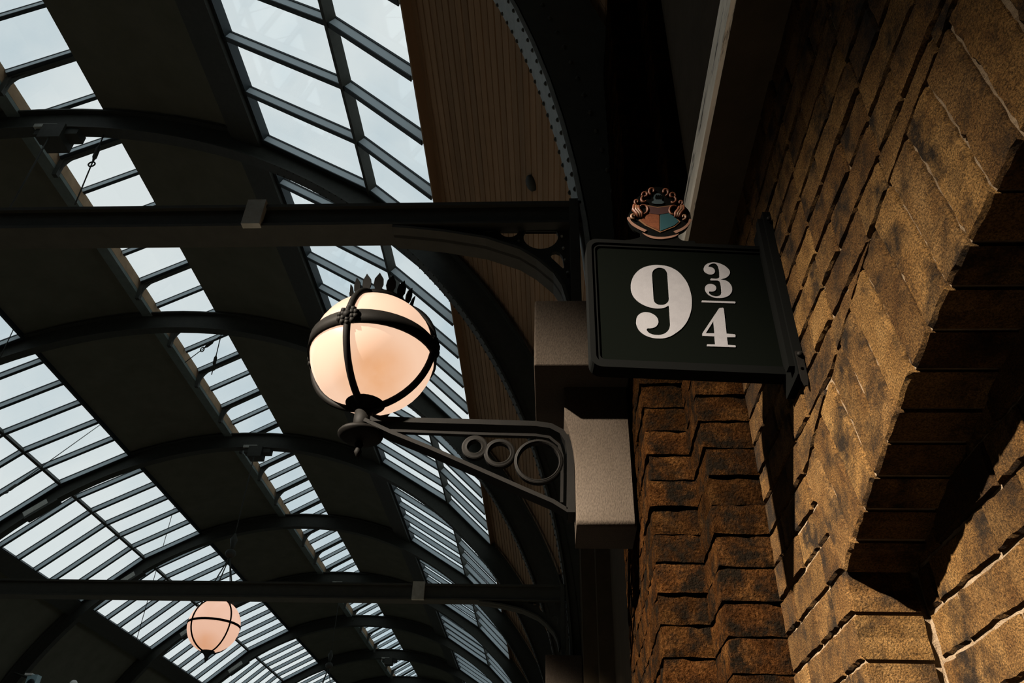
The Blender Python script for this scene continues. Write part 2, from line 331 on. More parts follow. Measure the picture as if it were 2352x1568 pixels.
# ------------------------------------------------------------------ roof: ridge lantern (window_2)
w2_ = empty('window_2', (-7.76, 10, 10.2), 'raised ridge lantern with sloping glass bars and knee braces', 'skylight', kind='structure')
LX, LZ, RX, RZ = -8.45, 10.46, -7.00, 11.31
XR2 = -6.60
UY = Vector((0, 1, 0))
sl_t = Vector((RX - LX, 0, RZ - LZ)); sl_n = sl_t.length; sl_t.normalize(); sl_i = Vector((sl_t.z, 0, -sl_t.x))
sr_t = Vector((XR2 - RX, 0, LZ - RZ)); sr_n = sr_t.length; sr_t.normalize(); sr_i = Vector((sr_t.z, 0, -sr_t.x))
if sl_i.z > 0: sl_i = -sl_i
if sr_i.z > 0: sr_i = -sr_i
MAJ = 1.655; YL0 = 8.87
mids = ((Vector(((LX + RX) / 2, 0, (LZ + RZ) / 2)), sl_t, sl_n, sl_i), (Vector(((XR2 + RX) / 2, 0, (10.56 + RZ) / 2)), sr_t, sr_n, sr_i))
for mid, t, ln, inn in mids:
    bme = MB().obox(inn * .06, (t, UY, inn), (ln / 2, .020, .05)).mesh('glazing_bar', M['bar'])
    gme = MB().obox(inn * .008, (t, UY, inn), (ln / 2, .026, .010)).obox(inn * .115, (t, UY, inn), (ln / 2, .03, .007)).mesh('gasket', M['gasket'])
    fme = MB().obox(inn * .115, (t, UY, inn), (ln / 2, .040, .035)).mesh('frame_rib', M['iron'])
    pme = MB().obox(inn * -.004, (t, UY, inn), (ln / 2, MAJ / 4 - .01, .004)).mesh('pane', M['glass'])
    k = -11
    while True:
        y = YL0 + k * MAJ / 2
        if y > 50: break
        c = Vector((mid.x, y, mid.z)) - w2_.location
        bo = inst('glazing_bar', bme, w2_, c); inst('gasket', gme, bo)
        if k % 2 == 0: inst('frame_rib', fme, w2_, c + Vector((0, .07, 0)))
        inst('pane', pme, w2_, c + Vector((0, MAJ / 4, 0)))
        k += 1
# posts and knee braces of the major frames
post_me = MB().box((-8.42, -.04, 9.98), (-8.34, .04, 10.50)).mesh('post', M['iron'], Vector((-8.4, 0, 10.2)))
kc = (-7.79, 10.04); ka = arc(kc[0], kc[1], .55, 180, 118, 10); kb = [(p[0], 10.60 + .585 * (p[0] + 8.45)) for p in (ka[-1], (-8.38, 0))]
kb = [(ka[-1][0], 10.46 + .585 * (ka[-1][0] + 8.45) - .05), (-8.38, 10.46)]
hole = [(-8.29, 10.33), (-8.20, 10.46), (-8.28, 10.44)]
knee_me = plate([ka + kb, hole], .03, lambda u, v, n: Vector((u, n, v))).mesh('knee_brace', M['iron'], Vector((-8.4, 0, 10.2)))
for k in range(-5, 25):
    y = YL0 + k * MAJ + .07
    if y < 6 or y > 48: continue
    inst('post', post_me, w2_, Vector((-8.4, y, 10.2)) - w2_.location); inst('knee_brace', knee_me, w2_, Vector((-8.4, y, 10.2)) - w2_.location)
yl = (50 - Y0) / 2; yc = Y0 + yl
MB().box((-8.56, Y0, 10.24), (-8.45, 52, 10.47)).build('upstand', M['brown'], w2_)
MB().box((-6.62, Y0, 10.30), (-6.50, 52, 10.60)).build('upstand', M['brown'], w2_)
MB().box((-8.64, Y0, 10.13), (-8.43, 52, 10.21)).build('purlin', M['green'], w2_)
MB().box((RX - .03, Y0, RZ - .14), (RX + .03, 52, RZ + .02)).build('ridge_bar', M['iron'], w2_)
MB().box((-8.60, Y0, 10.2), (-6.5, .35 + Y0, 11.6)).build('lantern_end', M['deck'], w2_)

# ------------------------------------------------------------------ arch ribs
def rib(k):
    y = YP + k * BAY
    near = (k == 0)
    lab = {0: 'riveted iron arch rib with grey soffit springing from the corbel behind the sign', 1: 'iron arch rib whose foot meets the end of the second cross beam',
           3: 'iron arch rib from which the lit pendant lamp hangs', 5: 'far iron arch rib from which the pendant beyond the lit one hangs'}.get(k, 'dark iron arch rib carrying no lamp and no cross beam')
    t = empty('roof_rib', pol(1.5, RRIB, y), lab, 'roof rib', 'arch ribs of the train shed')
    def sect(r0, r1, a, b, n=72, t0=.4, t1=178.5):
        return shell(t0, t1, r0, r1, y + a, y + b, n)
    sect(RRIB, RRIB + .022, 0, .20).build('soffit_flange', M['rib_lit'] if near else M['iron'], t)
    sect(RRIB + .022, 8.40, .085, .115).build('web', M['iron'], t)
    sect(8.40, 8.43, 0, .20).build('top_flange', M['iron'], t)
    sect(RRIB + .022, RRIB + .10, .07, .13).build('edge_angle', M['iron'], t)
    if near:
        sect(RRIB + .03, 8.40, .0, .012, 40, 1.5, 60).build('cover_plate', M['iron'], t)
        rme = MB().ball((0, 0, 0), .0125, 8).mesh('rivet', M['iron'])
        for i in range(34):
            th = 6.2 + i * .72
            for yy in (.018, .182): inst('rivet', rme, t, pol(th + (.36 if yy > .1 else 0), RRIB - .002, y + yy) - t.location)
        for i in range(24):
            inst('rivet', rme, t, pol(6.5 + i * 1.0, RRIB + .16, y - .002) - t.location)
    elif k <= 4:
        rv = MB()
        for i in range(70):
            for yy in (.016, .184): rv.ball(pol(3 + i * .85, RRIB - .002, y + yy), .014, 6)
        tag(rv.build('rivets', M['iron'], t), kind='stuff')
    # outer spandrel web with graded round holes between rib and wall line
    if k >= 1:
        out = [(.13, 2.0), (.13 + .22, 2.0), (.35, 4.9), (-.05, 4.9)]
        top = [(pol(a, RRIB + .42, 0).x, pol(a, RRIB + .42, 0).z) for a in (20, 17, 14, 11, 8, 5, 3, 1.7)]
        poly = top + [(.95, 2.02), (.95, top[0][1])]
        holes = [arc(.37, 4.30, .05, n=14), arc(.41, 4.13, .06, n=14), arc(.45, 3.93, .075, n=16), arc(.52, 3.68, .10, n=18), arc(.60, 3.30, .17, n=20)]
        plate([poly] + holes, .03, lambda u, v, n: Vector((u, y + .1 + n, v))).build('spandrel_web', M['iron'], t)
    # lamp hanger box on every second rib
    if k % 2 == 1:
        MB().box((-7.86, y - .03, 9.50), (-7.50, y + .30, 9.80)).build('hanger_box', M['iron'], t)
        MB().box((-8.02, y - .012, 9.76), (-7.66, y + .05, 9.83)).build('splice_plate', M['galv'], t)
        MB().box((-7.99, y + .03, 9.63), (-7.30, y + .24, 9.78)).build('hanger_bracket', M['iron'], t)
    # bolted splices on the far haunch
    for a in (128.5,):
        c = pol(a, RRIB - .03, y + .1); r = (c - pol(a, 0, y + .1)).normalized(); tt = Vector((-r.z, 0, r.x))
        MB().obox(c, (tt, UY, r), (.42, .12, .03)).build('splice_plate', M['iron'], t)
        MB().obox(c + tt * .1 - Vector((0, .11, 0)) + r * .10, (tt, UY, r), (.30, .015, .07)).build('splice_plate', M['galv'], t)
    return t
ribs = [rib(k) for k in range(0, 9)]

# ------------------------------------------------------------------ tie beams with pierced spandrels
def tie_beam(k):
    y = YP + k * BAY; near = k == 0
    t = empty('tie_beam', (.10, y + .07, 2.51), 'black iron cross beam with pierced spandrel ending above the sign' if near else 'black iron cross beam crossing below the pendant lamp and the distant ribs', 'beam', 'iron cross beams')
    # rolled section: top flange, web, bottom flange
    zt, zb = (2.645, 2.510) if near else (2.665, 2.505)
    MB().box((-15.0, y, zt - .018), (.14, y + .14, zt)).build('top_flange', M['iron'], t)
    MB().box((-15.0, y + .02, zb + .016), (.14, y + .045, zt - .018)).build('web', M['iron'], t)
    MB().box((-15.0, y, zb), (-.70, y + .14, zb + .016)).box((-.70, y, zb), (.12, y + .05, zb + .012)).build('bottom_flange', M['iron'], t)
    px = [(900, 521), (948, 524.5), (1017, 531.5), (1115, 547), (1193, 572), (1232, 595), (1271, 627), (1290, 655), (1301, 690)]
    P = [atY(*q, YP) for q in px]; low = [(p.x, p.z) for p in P]
    yy = YP + .06
    def q(zx, zy): p = atY(880 + zx / 5.113, 470 + zy / 5.113, yy); return (p.x, p.z)
    holes = [[q(770, 258), q(1000, 248), q(1235, 246), q(1290, 256), q(1318, 295), q(1296, 328), q(1245, 342), q(1130, 322), q(940, 285)],
             [q(1480 + 113 * math.cos(a), 318 + 80 * math.sin(a)) for a in [i * math.pi / 10 for i in range(20)]],
             [q(1850 + 205 * math.cos(a), 388 + 148 * math.sin(a)) for a in [i * math.pi / 14 for i in range(28)]],
             [q(1958, 600), q(1985, 572), q(2030, 566), q(2075, 585), q(2105, 625), q(2127, 755), q(2112, 766), q(1980, 645)]]
    outer = low + [(.13, low[-1][1]), (.13, zb + .004), (low[0][0], zb + .004)]
    plate([outer] + holes, .02, lambda u, v, n: Vector((u, y + .06 + n, v))).build('spandrel_web', M['iron'], t)
    fl = MB()
    for a, b in zip(low[:-1], low[1:]):
        d = Vector((b[0] - a[0], 0, b[1] - a[1])); nrm = Vector((d.z, 0, -d.x)).normalized()
        if nrm.z > 0: nrm = -nrm
        A_ = Vector((a[0], y, a[1])); B_ = Vector((b[0], y, b[1]))
        fl.prism([A_, B_, B_ - nrm * .014, A_ - nrm * .014], (0, .14, 0))
    fl.build('arch_flange', M['iron'], t)
    # end post with bolts
    MB().box((.085, y - .01, 1.80 if near else 1.92), (.125, y + .16, zt + .005)).build('end_post', M['iron'], t)
    bl = MB().lathe([(.011, 0), (.011, .012), (.006, .016)], (0, 0, 0), 6, (-.1, -1, 0)).mesh('bolt', M['galv'])
    if near:
        for bx, by in ((1307, 509), (1291, 544), (1294, 571), (1298, 598), (1304, 627), (1319, 632), (1200, 517), (1276, 516), (1192, 555)):
            inst('bolt', bl, t, atY(bx, by, y + .045) - t.location, sc=(.6, .6, .6))
    # splice sleeve
    s0 = (-1.395, -1.31) if near else (-1.37, -1.25)
    MB().box((s0[0], y - .02, zb - .005), (s0[1], y + .012, zt + .012)).build('splice_plate', M['galv'], t)
    return t
for k in (0, 1): tie_beam(k)

# ------------------------------------------------------------------ stone corbels carrying the iron
def corbel(k):
    y = k * BAY; dz = .115 * k; Q = .933
    t = empty('stone_corbel', (.2, 2.45 + y, 1.0 + dz), 'two tier stone corbel behind the platform sign holding the lamp bracket' if k == 0 else 'small distant stone corbel below the far end of the second cross beam', 'corbel')
    o = MB().box((-.062 * Q, 2.40 * Q + y, 1.632 * Q + dz), (.27, 2.80 + y, 1.936 * Q + dz)).build('upper_block', M['stone'], t); bv = o.modifiers.new('edge', 'BEVEL'); bv.width = .006; bv.segments = 2
    # lower block: front face rolls under at the bottom, left flank flares out towards the top
    prof = [(1.632 - .53 * i / 12, 2.545) for i in range(13)]
    for i in range(1, 7):
        a = math.radians(90 * i / 6); prof.append((1.102 - .022 * math.sin(a), 2.545 + .022 * (1 - math.cos(a))))
    m = MB(); n = len(prof); rows = []
    for z, fy in prof:
        xl = (.084 - .035 * max(0, min(1, (z - 1.30) / .2)) ** 2) * Q; z = z * Q + dz; fy = fy * Q + y
        rows.append([Vector((xl, 2.57 + y, z)), Vector((xl, fy + .004, z)), Vector((xl + .006, fy, z)), Vector((.262, fy, z)), Vector((.2695, fy + .010, z)), Vector((.2695, 2.57 + y, z))])
    vs = [p for r in rows for p in r]; w = 6
    fs = [(i * w + j, i * w + (j + 1) % w, (i + 1) * w + (j + 1) % w, (i + 1) * w + j) for i in range(n - 1) for j in range(w)]
    fs += [tuple(range(w)), tuple(range((n - 1) * w, n * w))]
    ob = m.add(vs, fs, True).build('lower_block', M['stone'], t); ob.modifiers.new('split', 'EDGE_SPLIT').split_angle = math.radians(35)
    return t
corbel(0); corbel(1)

# ------------------------------------------------------------------ right-hand brickwork
WX, WX2, YJ = .53, .656, 1.443
AC, RI, RE = Vector((.347, -2.117)), 2.857, 3.112       # segmental arch in the wall plane: centre (y, z), radii
ZS0, CH = .371, .0805                                   # a bed joint level, course height
TH_S = math.atan2(YJ - AC.x, .521 - AC.y)
def zarc(yv, r): return AC.y + math.sqrt(max(r * r - (yv - AC.x) ** 2, 0))
wall = MB()
REC = .0075
ys = [YJ - .002 + (-.749 - YJ + .002) * i / 24 for i in range(25)]
ring = [(yv, zarc(yv, RI + .006)) for yv in ys]
outer = [(YJ + .008, FLOORZ)] + [(YJ + .008, .52)] + ring + [(-.757, .52), (-.757, FLOORZ), (-6, FLOORZ), (-6, 3.6), (1.88 - REC, 3.6), (1.88 - REC, FLOORZ)]
def yzframe(u, v, n): return Vector((WX + REC + (WX2 - WX) / 2 + n, u, v))   # front face at WX + REC
wall_right = tag(plate([outer], WX2 - WX, yzframe).build('wall_right', M['mortar'], loc=(WX, 1, FLOORZ)), 'yellow stock brick wall with a blind segmental arch', 'wall', kind='structure')
MB().box((WX2 + REC, -6, FLOORZ), (1.1, 1.9, 3.6)).build('backing', M['mortar'], wall_right)
def rag(poly, step, jit):
    out = []
    for i in range(len(poly)):
        a, b = Vector(poly[i]), Vector(poly[(i + 1) % len(poly)]); L_ = (b - a).length; n = max(1, int(L_ / step))
        for j in range(n):
            p = a.lerp(b, j / n); s = jit if j else jit * .6
            out.append(p + Vector((random.gauss(0, s), random.gauss(0, s))))
    return out
def area(p): return .5 * sum(p[i][0] * p[(i + 1) % len(p)][1] - p[(i + 1) % len(p)][0] * p[i][1] for i in range(len(p)))
def brick_poly(poly, xf, depth, parent, mat_, step=.016, jit=.0011, bev=.0045, rough=.0006):
    """one brick: outline polygon in (y, z), front face at x = xf facing -x, worn arrises and a slightly uneven face"""
    if abs(area(poly)) < .00025: return None
    cen = sum((Vector(p) for p in poly), Vector((0, 0))) / len(poly)
    o = rag(poly, step, jit); n = len(o); xo = xf + random.uniform(-.0022, .0022)
    m = MB(); r0 = [Vector((xo + bev + depth, p.x, p.y)) for p in o]; r1 = [Vector((xo + bev + abs(random.gauss(0, rough)), p.x, p.y)) for p in o]
    def inset(p, d): v = cen - p; l = v.length; return p + v * (d / max(l, .001)) if l > d else cen.copy()
    r2 = [Vector((xo + random.gauss(0, rough * .5), *inset(p, bev * 1.2))) for p in o]
    r3 = [Vector((xo, *(p.lerp(cen, .45)))) for p in o]
    vs = r0 + r1 + r2 + r3 + [Vector((xo, cen.x, cen.y))]; fs = []
    for k in range(3):
        fs += [(k * n + i, k * n + (i + 1) % n, (k + 1) * n + (i + 1) % n, (k + 1) * n + i) for i in range(n)]
    fs += [(3 * n + i, 3 * n + (i + 1) % n, 4 * n) for i in range(n)]
    m.add(vs, fs, False)
    return m.build('brick', mat_, parent, loc=Vector((xo, cen.x, cen.y)))
def clip(poly, pt, nrm):
    out = []
    for i in range(len(poly)):
        a, b = Vector(poly[i]), Vector(poly[(i + 1) % len(poly)]); da, db = (a - pt).dot(nrm), (b - pt).dot(nrm)
        if da >= 0: out.append(a)
        if (da >= 0) != (db >= 0): out.append(a.lerp(b, da / (da - db)))
    return out
JT = .0036
sp_dir = Vector((math.sin(TH_S), math.cos(TH_S)))
for c in range(-6, 18):
    z0, z1 = ZS0 + c * CH + JT, ZS0 + (c + 1) * CH - JT
    if z1 > 1.66: break
    yv = 1.88; i = 0
    while yv > .2:
        ln = (.222 if (i % 2 == 0) else .110) if c % 2 else (.110 if i == 0 else .222 if i % 2 else .110)
        ln *= random.uniform(.95, 1.05)
        y1_, y0_ = yv - JT * .7, yv - ln + JT * .7; yv -= ln; i += 1
        poly = [Vector((y0_, z0)), Vector((y1_, z0)), Vector((y1_, z1)), Vector((y0_, z1))]
        cm = Vector(((y0_ + y1_) / 2, (z0 + z1) / 2))
        # outside the arch: beyond the jamb below the springing, outside the ring above it
        if z1 <= .535:
            if y1_ < YJ: continue
            poly = clip(poly, Vector((YJ, 0)), Vector((1, 0)))
        else:
            rad = Vector((sp_dir.y, -sp_dir.x))                     # pointing away from the opening
            pa = clip(poly, AC + sp_dir * RI, rad)
            pa = clip(pa, Vector((YJ, 0)), Vector((1, 0))) if len(pa) > 2 else []
            pb = clip(poly, AC + sp_dir * RI, -rad)
            if len(pb) > 2:
                cb = sum(pb, Vector((0, 0))) / len(pb); an = math.atan2(cb.x - AC.x, cb.y - AC.y); d = Vector((math.sin(an), math.cos(an)))
                pb = clip(pb, AC + d * (RE + JT), d)
            big = abs(area(pa)) > .001 if len(pa) > 2 else False
            if big and len(pb) > 2 and abs(area(pb)) > .0003 and pa and abs(area(pa)) + abs(area(pb)) > .93 * abs(area(poly)): pa, pb = poly, []
            for pp in (pa, pb):
                if len(pp) > 2: brick_poly(pp, WX, .115, wall_right, M['brick'])
            continue
        if len(poly) < 3: continue
        brick_poly(poly, WX, .115, wall_right, M['brick'])
# voussoirs of the arch ring
ang = TH_S - .0015; q = 0
while ang > -TH_S * .35:
    wdt = random.uniform(.0745, .082) / RI; a0, a1 = ang - wdt + .0016, ang - .0016; ang -= wdt; q += 1
    f = lambda a, r: Vector((AC.x + r * math.sin(a), AC.y + r * math.cos(a)))
    brs = [(RI, RE)]
    for r0, r1 in brs:
        brick_poly([f(a0, r0), f(a1, r0), f(a1, r1), f(a0, r1)], WX - .001, .125, wall_right, M['brick'], step=.014, jit=.0016, rough=.0008)
# blind infill behind the arch
for c in range(-5, 7):
    z0, z1 = ZS0 + c * CH + JT, ZS0 + (c + 1) * CH - JT; yv = 1.435 - (.05 if c % 2 else 0); i = 0
    if c % 2: brick_poly([Vector((1.388, z0)), Vector((1.436, z0)), Vector((1.436, z1)), Vector((1.388, z1))], WX2, .1, wall_right, M['brick'])
    while yv > .45:
        ln = .222 if (i + c) % 2 else .110; y1_, y0_ = yv - JT * .7, yv - ln + JT * .7; yv -= ln; i += 1
        brick_poly([Vector((y0_, z0)), Vector((y1_, z0)), Vector((y1_, z1)), Vector((y0_, z1))], WX2, .1, wall_right, M['brick'])
# stone string course with pale fascia, running along the wall above the sign
tr = tag(MB().box((.40, -6, 1.655), (.412, 1.86, 1.757)).build('trim_1', M['fascia'], loc=(.47, 0, 1.655)), 'pale weathered fascia of the string course above the sign', 'string course', kind='structure')
MB().box((.412, -6, 1.650), (.54, 1.86, 1.757)).build('bed_mould', M['wallfar'], tr)  # underside in the dark wall colour, its shade put into the material
MB().box((.46, -6, 1.757), (.60, 1.86, 3.6)).build('upper_course', M['wallfar'], tr)

# ------------------------------------------------------------------ stepped brick pier behind the sign
def rough_brick(sx, sy, sz, seed, nseg=(5, 6, 3), amp=.0032):
    """worn brick: subdivided box with chipped arrises; centred on origin"""
    bm = bmesh.new(); bmesh.ops.create_cube(bm, size=1)
    for ax, cuts in enumerate(nseg):
        es = [e for e in bm.edges if abs((e.verts[0].co - e.verts[1].co)[ax]) > 1e-4 and all(abs((e.verts[0].co - e.verts[1].co)[b]) < 1e-4 for b in range(3) if b != ax)]
        bmesh.ops.subdivide_edges(bm, edges=es, cuts=cuts, use_grid_fill=True)
    sv = Vector((seed * 3.1, seed * 1.7, seed * 5.3)); dim = Vector((sx, sy, sz))
    for v in bm.verts:
        e = sum(1 for i in range(3) if abs(v.co[i]) > .499)
        p = Vector((v.co.x * sx, v.co.y * sy, v.co.z * sz))
        nn = noise.noise_vector(p * 26 + sv); n2 = noise.noise_vector(p * 70 + sv)
        p += nn * amp + n2 * amp * .5
        if e >= 2:
            k = (.0012 + .006 * max(0, noise.noise(p * 30 + sv)))
            p -= Vector([math.copysign(k, v.co[i]) if abs(v.co[i]) > .499 else 0 for i in range(3)])
        v.co = p
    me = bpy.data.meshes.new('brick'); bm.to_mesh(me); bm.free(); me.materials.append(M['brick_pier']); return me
X1, X2, YF1, YF2 = .275, .400, 2.07, 1.88
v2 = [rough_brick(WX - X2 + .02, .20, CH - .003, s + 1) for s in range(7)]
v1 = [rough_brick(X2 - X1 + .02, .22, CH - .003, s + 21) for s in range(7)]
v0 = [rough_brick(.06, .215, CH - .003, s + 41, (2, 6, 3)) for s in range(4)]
pier = tag(MB().box((X1 + .024, YF1 + .026, FLOORZ), (.7, 3.0, 3.8)).box((X2 + .024, YF2 + .026, FLOORZ), (.7, YF1 + .05, 3.8)).build('wall_pier', M['brick_pier'], loc=(.4, 2.2, FLOORZ)), 'stepped sooty brick pier, coloured darker for shade, behind the platform sign', 'wall', kind='structure')
for c in range(-6, 40):
    z = ZS0 + (c + .5) * CH; po = pier.location
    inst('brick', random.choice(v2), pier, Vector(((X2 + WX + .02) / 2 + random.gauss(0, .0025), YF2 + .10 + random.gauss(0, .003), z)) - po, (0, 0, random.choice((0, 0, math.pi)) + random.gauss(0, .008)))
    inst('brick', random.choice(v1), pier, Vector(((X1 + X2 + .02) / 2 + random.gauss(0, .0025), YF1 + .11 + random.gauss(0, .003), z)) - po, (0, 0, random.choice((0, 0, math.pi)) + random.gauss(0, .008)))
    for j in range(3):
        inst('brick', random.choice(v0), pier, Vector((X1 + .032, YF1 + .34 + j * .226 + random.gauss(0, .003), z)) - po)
# the next piers along the arcade, too dark and far to tell bricks apart
for k in (1, 2):
    y = k * BAY
    tag(MB().box((X1, YF1 + y, FLOORZ), (.9, 3.0 + y, 3.8)).box((X2, YF2 + y, FLOORZ), (.9, YF1 + .05 + y, 3.8)).box((WX, -.4 + y, 1.2), (.9, YF2 + .1 + y, 3.8)).box((WX2 + .1, -2.3 + y, FLOORZ), (.9, 1.9 + y, 3.8)).build('wall_arcade_%d' % k, M['wallfar'], loc=(.6, 2 + y, FLOORZ)), 'dark brick arcade pier further along the platform, number %s from the sign' % ('one', 'two')[k - 1], 'wall', kind='structure')
tag(MB().box((.60, 3.0, 2.0), (1.0, Y1, 2.4)).box((.80, 2.9, FLOORZ), (1.0, Y1, 2.2)).box((.62, -6, 3.6), (1.0, Y1, 4.2)).build('wall_upper', M['wallfar'], loc=(.8, 20, 2)), 'dark wall head carrying the roof boards', 'wall', kind='structure')

# ------------------------------------------------------------------ platform sign
SL = Vector((.09, 1.445, 0)); SR = Vector((.520, 1.479, 0)); su = (SR - SL).normalized(); sn = Vector((su.y, -su.x, 0))      # sn faces the viewer
def sgn(px, py):
    d = ray(px, py); t = SL.dot(sn) / d.dot(sn); p = d * t; return ((p - SL).dot(su), p.z)
def sfr(off): return lambda u, v, n: SL + su * u + Vector((0, 0, v)) + sn * (off + n)
sign = empty('platform_sign', (.31, 1.47, .98), 'black framed platform sign reading 9 3/4 with a painted crest on top', 'sign')
def rrect(l, b, r, t, rl, rr, n=6):
    o = []
    for cx, cy, a, R_ in ((r - rr, b + rr, -90, rr), (r - rr, t - rr, 0, rr), (l + rl, t - rl, 90, rl), (l + rl, b + rl, 180, rl)):
        o += [(cx + R_ * math.cos(math.radians(a + 90 * i / n)), cy + R_ * math.sin(math.radians(a + 90 * i / n))) for i in range(n + 1)]
    return o
u0, zt = sgn(1349, 640)[0], sgn(1385, 553.5)[1]; u1 = sgn(1800, 720)[0] + .004; zb = sgn(1400, 846)[1]
plate([rrect(u0, zb, u1, zt, .026, .006)], .032, sfr(-.0185)).build('case', M['signframe'], sign)
iu0, izt = u0 + .021, zt - .020; iu1 = u1 - .020; izb = zb + .022
plate([rrect(u0, zb, u1, zt, .026, .006), rrect(u0 + .012, zb + .013, u1 - .012, zt - .011, .018, .004)[::-1]], .010, sfr(.002)).build('frame', M['signframe'], sign)
plate([rrect(u0 + .012, zb + .013, u1 - .012, zt - .011, .018, .004), rrect(iu0, izb, iu1, izt, .012, .003)[::-1]], .006, sfr(.0005)).build('frame_bead', M['signframe'], sign)
plate([rrect(iu0, izb, iu1, izt, .012, .003)], .003, sfr(-.0012)).build('face_panel', M['signblack'], sign)
def g(p): u, v = sgn(1430 + p[0] / 6.532, 580 + p[1] / 6.532); return (u, v, p[2] if len(p) > 2 else 0)
nine = [(545,192),(760,245),(930,400),(1015,590),(1037,760),(1010,930),(930,1090),(800,1210),(660,1280),(540,1293),(400,1272),(280,1205),(215,1110),(203,1030),(228,950),(295,906),(370,900),(450,925),(512,975),(536,1040),(520,1090),(480,1125),(430,1140),(372,1142,1),(360,1160),(375,1190),(420,1222),(500,1240),(580,1235),(650,1205),(695,1150),(712,1085,1),(695,815,1),(685,800,1),(640,826),(560,843),(460,838),(330,800),(220,730),(145,630),(122,520),(140,410),(200,310),(290,240),(400,203)]
nine_in = [(550,232),(620,250),(660,290),(672,350,1),(694,700,1),(680,742),(640,778),(580,790),(520,780),(480,750),(463,700,1),(440,350,1),(450,290),(490,250)]
three = [(1380,152),(1480,178),(1570,235),(1608,295),(1595,340),(1550,382),(1465,408,1),(1560,430),(1620,485),(1641,550),(1620,620),(1550,670),(1440,687),(1340,670),(1265,615),(1235,545),(1250,500),(1290,478),(1340,478),(1390,505),(1402,545),(1385,575),(1345,590),(1300,588,1),(1293,602),(1310,630),(1360,655),(1420,660),(1465,640),(1481,600,1),(1468,480),(1455,442),(1420,424,1),(1325,423,1),(1315,408),(1325,393,1),(1425,393),(1452,372,1),(1440,240),(1420,195),(1380,170),(1330,175),(1295,198),(1283,217,1),(1320,222),(1365,245),(1383,285),(1365,320),(1310,335),(1255,315),(1220,275),(1222,220),(1260,178),(1320,156)]
four = [(1455,835,1),(1505,832,1),(1516,848,1),(1558,1220,1),(1680,1230,1),(1692,1243,1),(1690,1275,1),(1563,1275,1),(1578,1388,1),(1690,1396,1),(1697,1408,1),(1692,1425,1),(1266,1410,1),(1260,1395,1),(1266,1380,1),(1388,1382,1),(1376,1262,1),(1202,1254,1),(1194,1242,1),(1196,1212,1),(1440,848,1)]
four_in = [(1360,1035,1),(1378,1215,1),(1245,1215,1)]
bar_ = [(1190,722,1),(1686,740,1),(1693,752,1),(1686,768,1),(1190,750,1),(1183,736,1)]
for nm, sp in (('numeral', [nine, nine_in]), ('numeral', [three]), ('numeral', [four, four_in]), ('fraction_bar', [bar_])):
    plate([[g(p) for p in s] for s in sp], .0012, sfr(.0010), True, 8).build(nm, M['numeral'], sign)
# hinge plate fixing the sign to the wall
MB().box((.500, 1.408, .955), (.530, 1.432, 1.385)).box((.512, 1.40, .93), (.530, 1.50, 1.40)).build('wall_plate', M['signframe'], sign)
tab = [(.515, .985), (.515, .915), (.5195, .899), (.5255, .899), (.529, .915), (.529, .985)]
plate([tab, arc(.522, .940, .0042, n=10)[::-1]], .005, lambda u, v, n: Vector((u, 1.398 + n, v))).build('fixing_tab', M['ironlamp'], sign)
for zz in (.975, 1.37):
    MB().lathe([(.006, 0), (.006, .004), (.003, .006)], (.522, 1.395, zz), 8, (0, -1, 0)).build('screw', M['ironlamp'], sign)
# painted crest board (plain generic arms)
def cr(px, py): return sgn(1400 + px / 9.8, 400 + py / 9.8)
back = [(430,890),(520,700),(560,560),(720,400),(880,270),(1090,225),(1300,280),(1460,400),(1560,560),(1700,660),(1800,760),(1850,930),(1840,1010),(1720,1200),(1560,1330),(1650,1430),(1960,1480),(320,1470),(560,1400),(720,1320),(560,1200),(440,1020)]
crest = plate([[(*cr(*p), 0) for p in back]], .006, sfr(-.012), True, 4).build('crest_board', M['signframe'], sign); crest['label'] = 'black shaped board with painted shield and scrolls'
def cplate(pts, nm, m_, off, smooth=True): plate([[(*cr(p[0], p[1]), p[2] if len(p) > 2 else 0) for p in pts]], .0012, sfr(off), smooth, 4).build(nm, m_, crest)
cplate([(830,640,1),(1090,690,1),(1400,650,1),(1440,830),(1610,1020,1),(1480,1135,1),(1150,1265,1),(820,1110,1),(660,985,1),(810,880)], 'shield_border', M['gold'], -.0080)
cplate([(850,665,1),(1090,712,1),(1125,712,1),(1125,1225,1),(840,1085,1),(710,985,1),(835,900)], 'shield_field', M['copper'], -.0070)
cplate([(1145,712,1),(1380,672,1),(1420,840),(1570,1020,1),(1465,1110,1),(1150,1235,1)], 'shield_field', M['teal'], -.0070)
cplate([(860,670,1),(1090,716,1),(1385,676,1),(1395,820,1),(1120,870,1),(850,830,1)], 'shield_chief', M['maroon'], -.0064)
cplate([(1000,480),(1030,420),(1100,385),(1170,420),(1200,480),(1190,545),(1240,590),(1100,625),(960,590),(1010,545)], 'helm', M['steel'], -.0070)
for k in range(3): cplate([(1050 + k * 45, 435), (1066 + k * 45, 425), (1072 + k * 45, 520), (1054 + k * 45, 520)], 'helm_slot', M['signblack'], -.0060)
def scroll(pts, r, nm='scroll', m_=None):
    P3 = []
    for p in pts:
        u, v = cr(*p); P3.append(SL + su * u + Vector((0, 0, v)) + sn * -.006)
    MB().tube(P3, [r * .5 + r * .5 * math.sin(math.pi * (i + .5) / len(P3)) for i in range(len(P3))], 6).build(nm, m_ or M['copper'], crest)
def spiral(cx, cy, r0, r1, a0, a1, n=12): return [(cx + (r0 + (r1 - r0) * i / n) * math.cos(math.radians(a0 + (a1 - a0) * i / n)), cy + (r0 + (r1 - r0) * i / n) * math.sin(math.radians(a0 + (a1 - a0) * i / n))) for i in range(n + 1)]
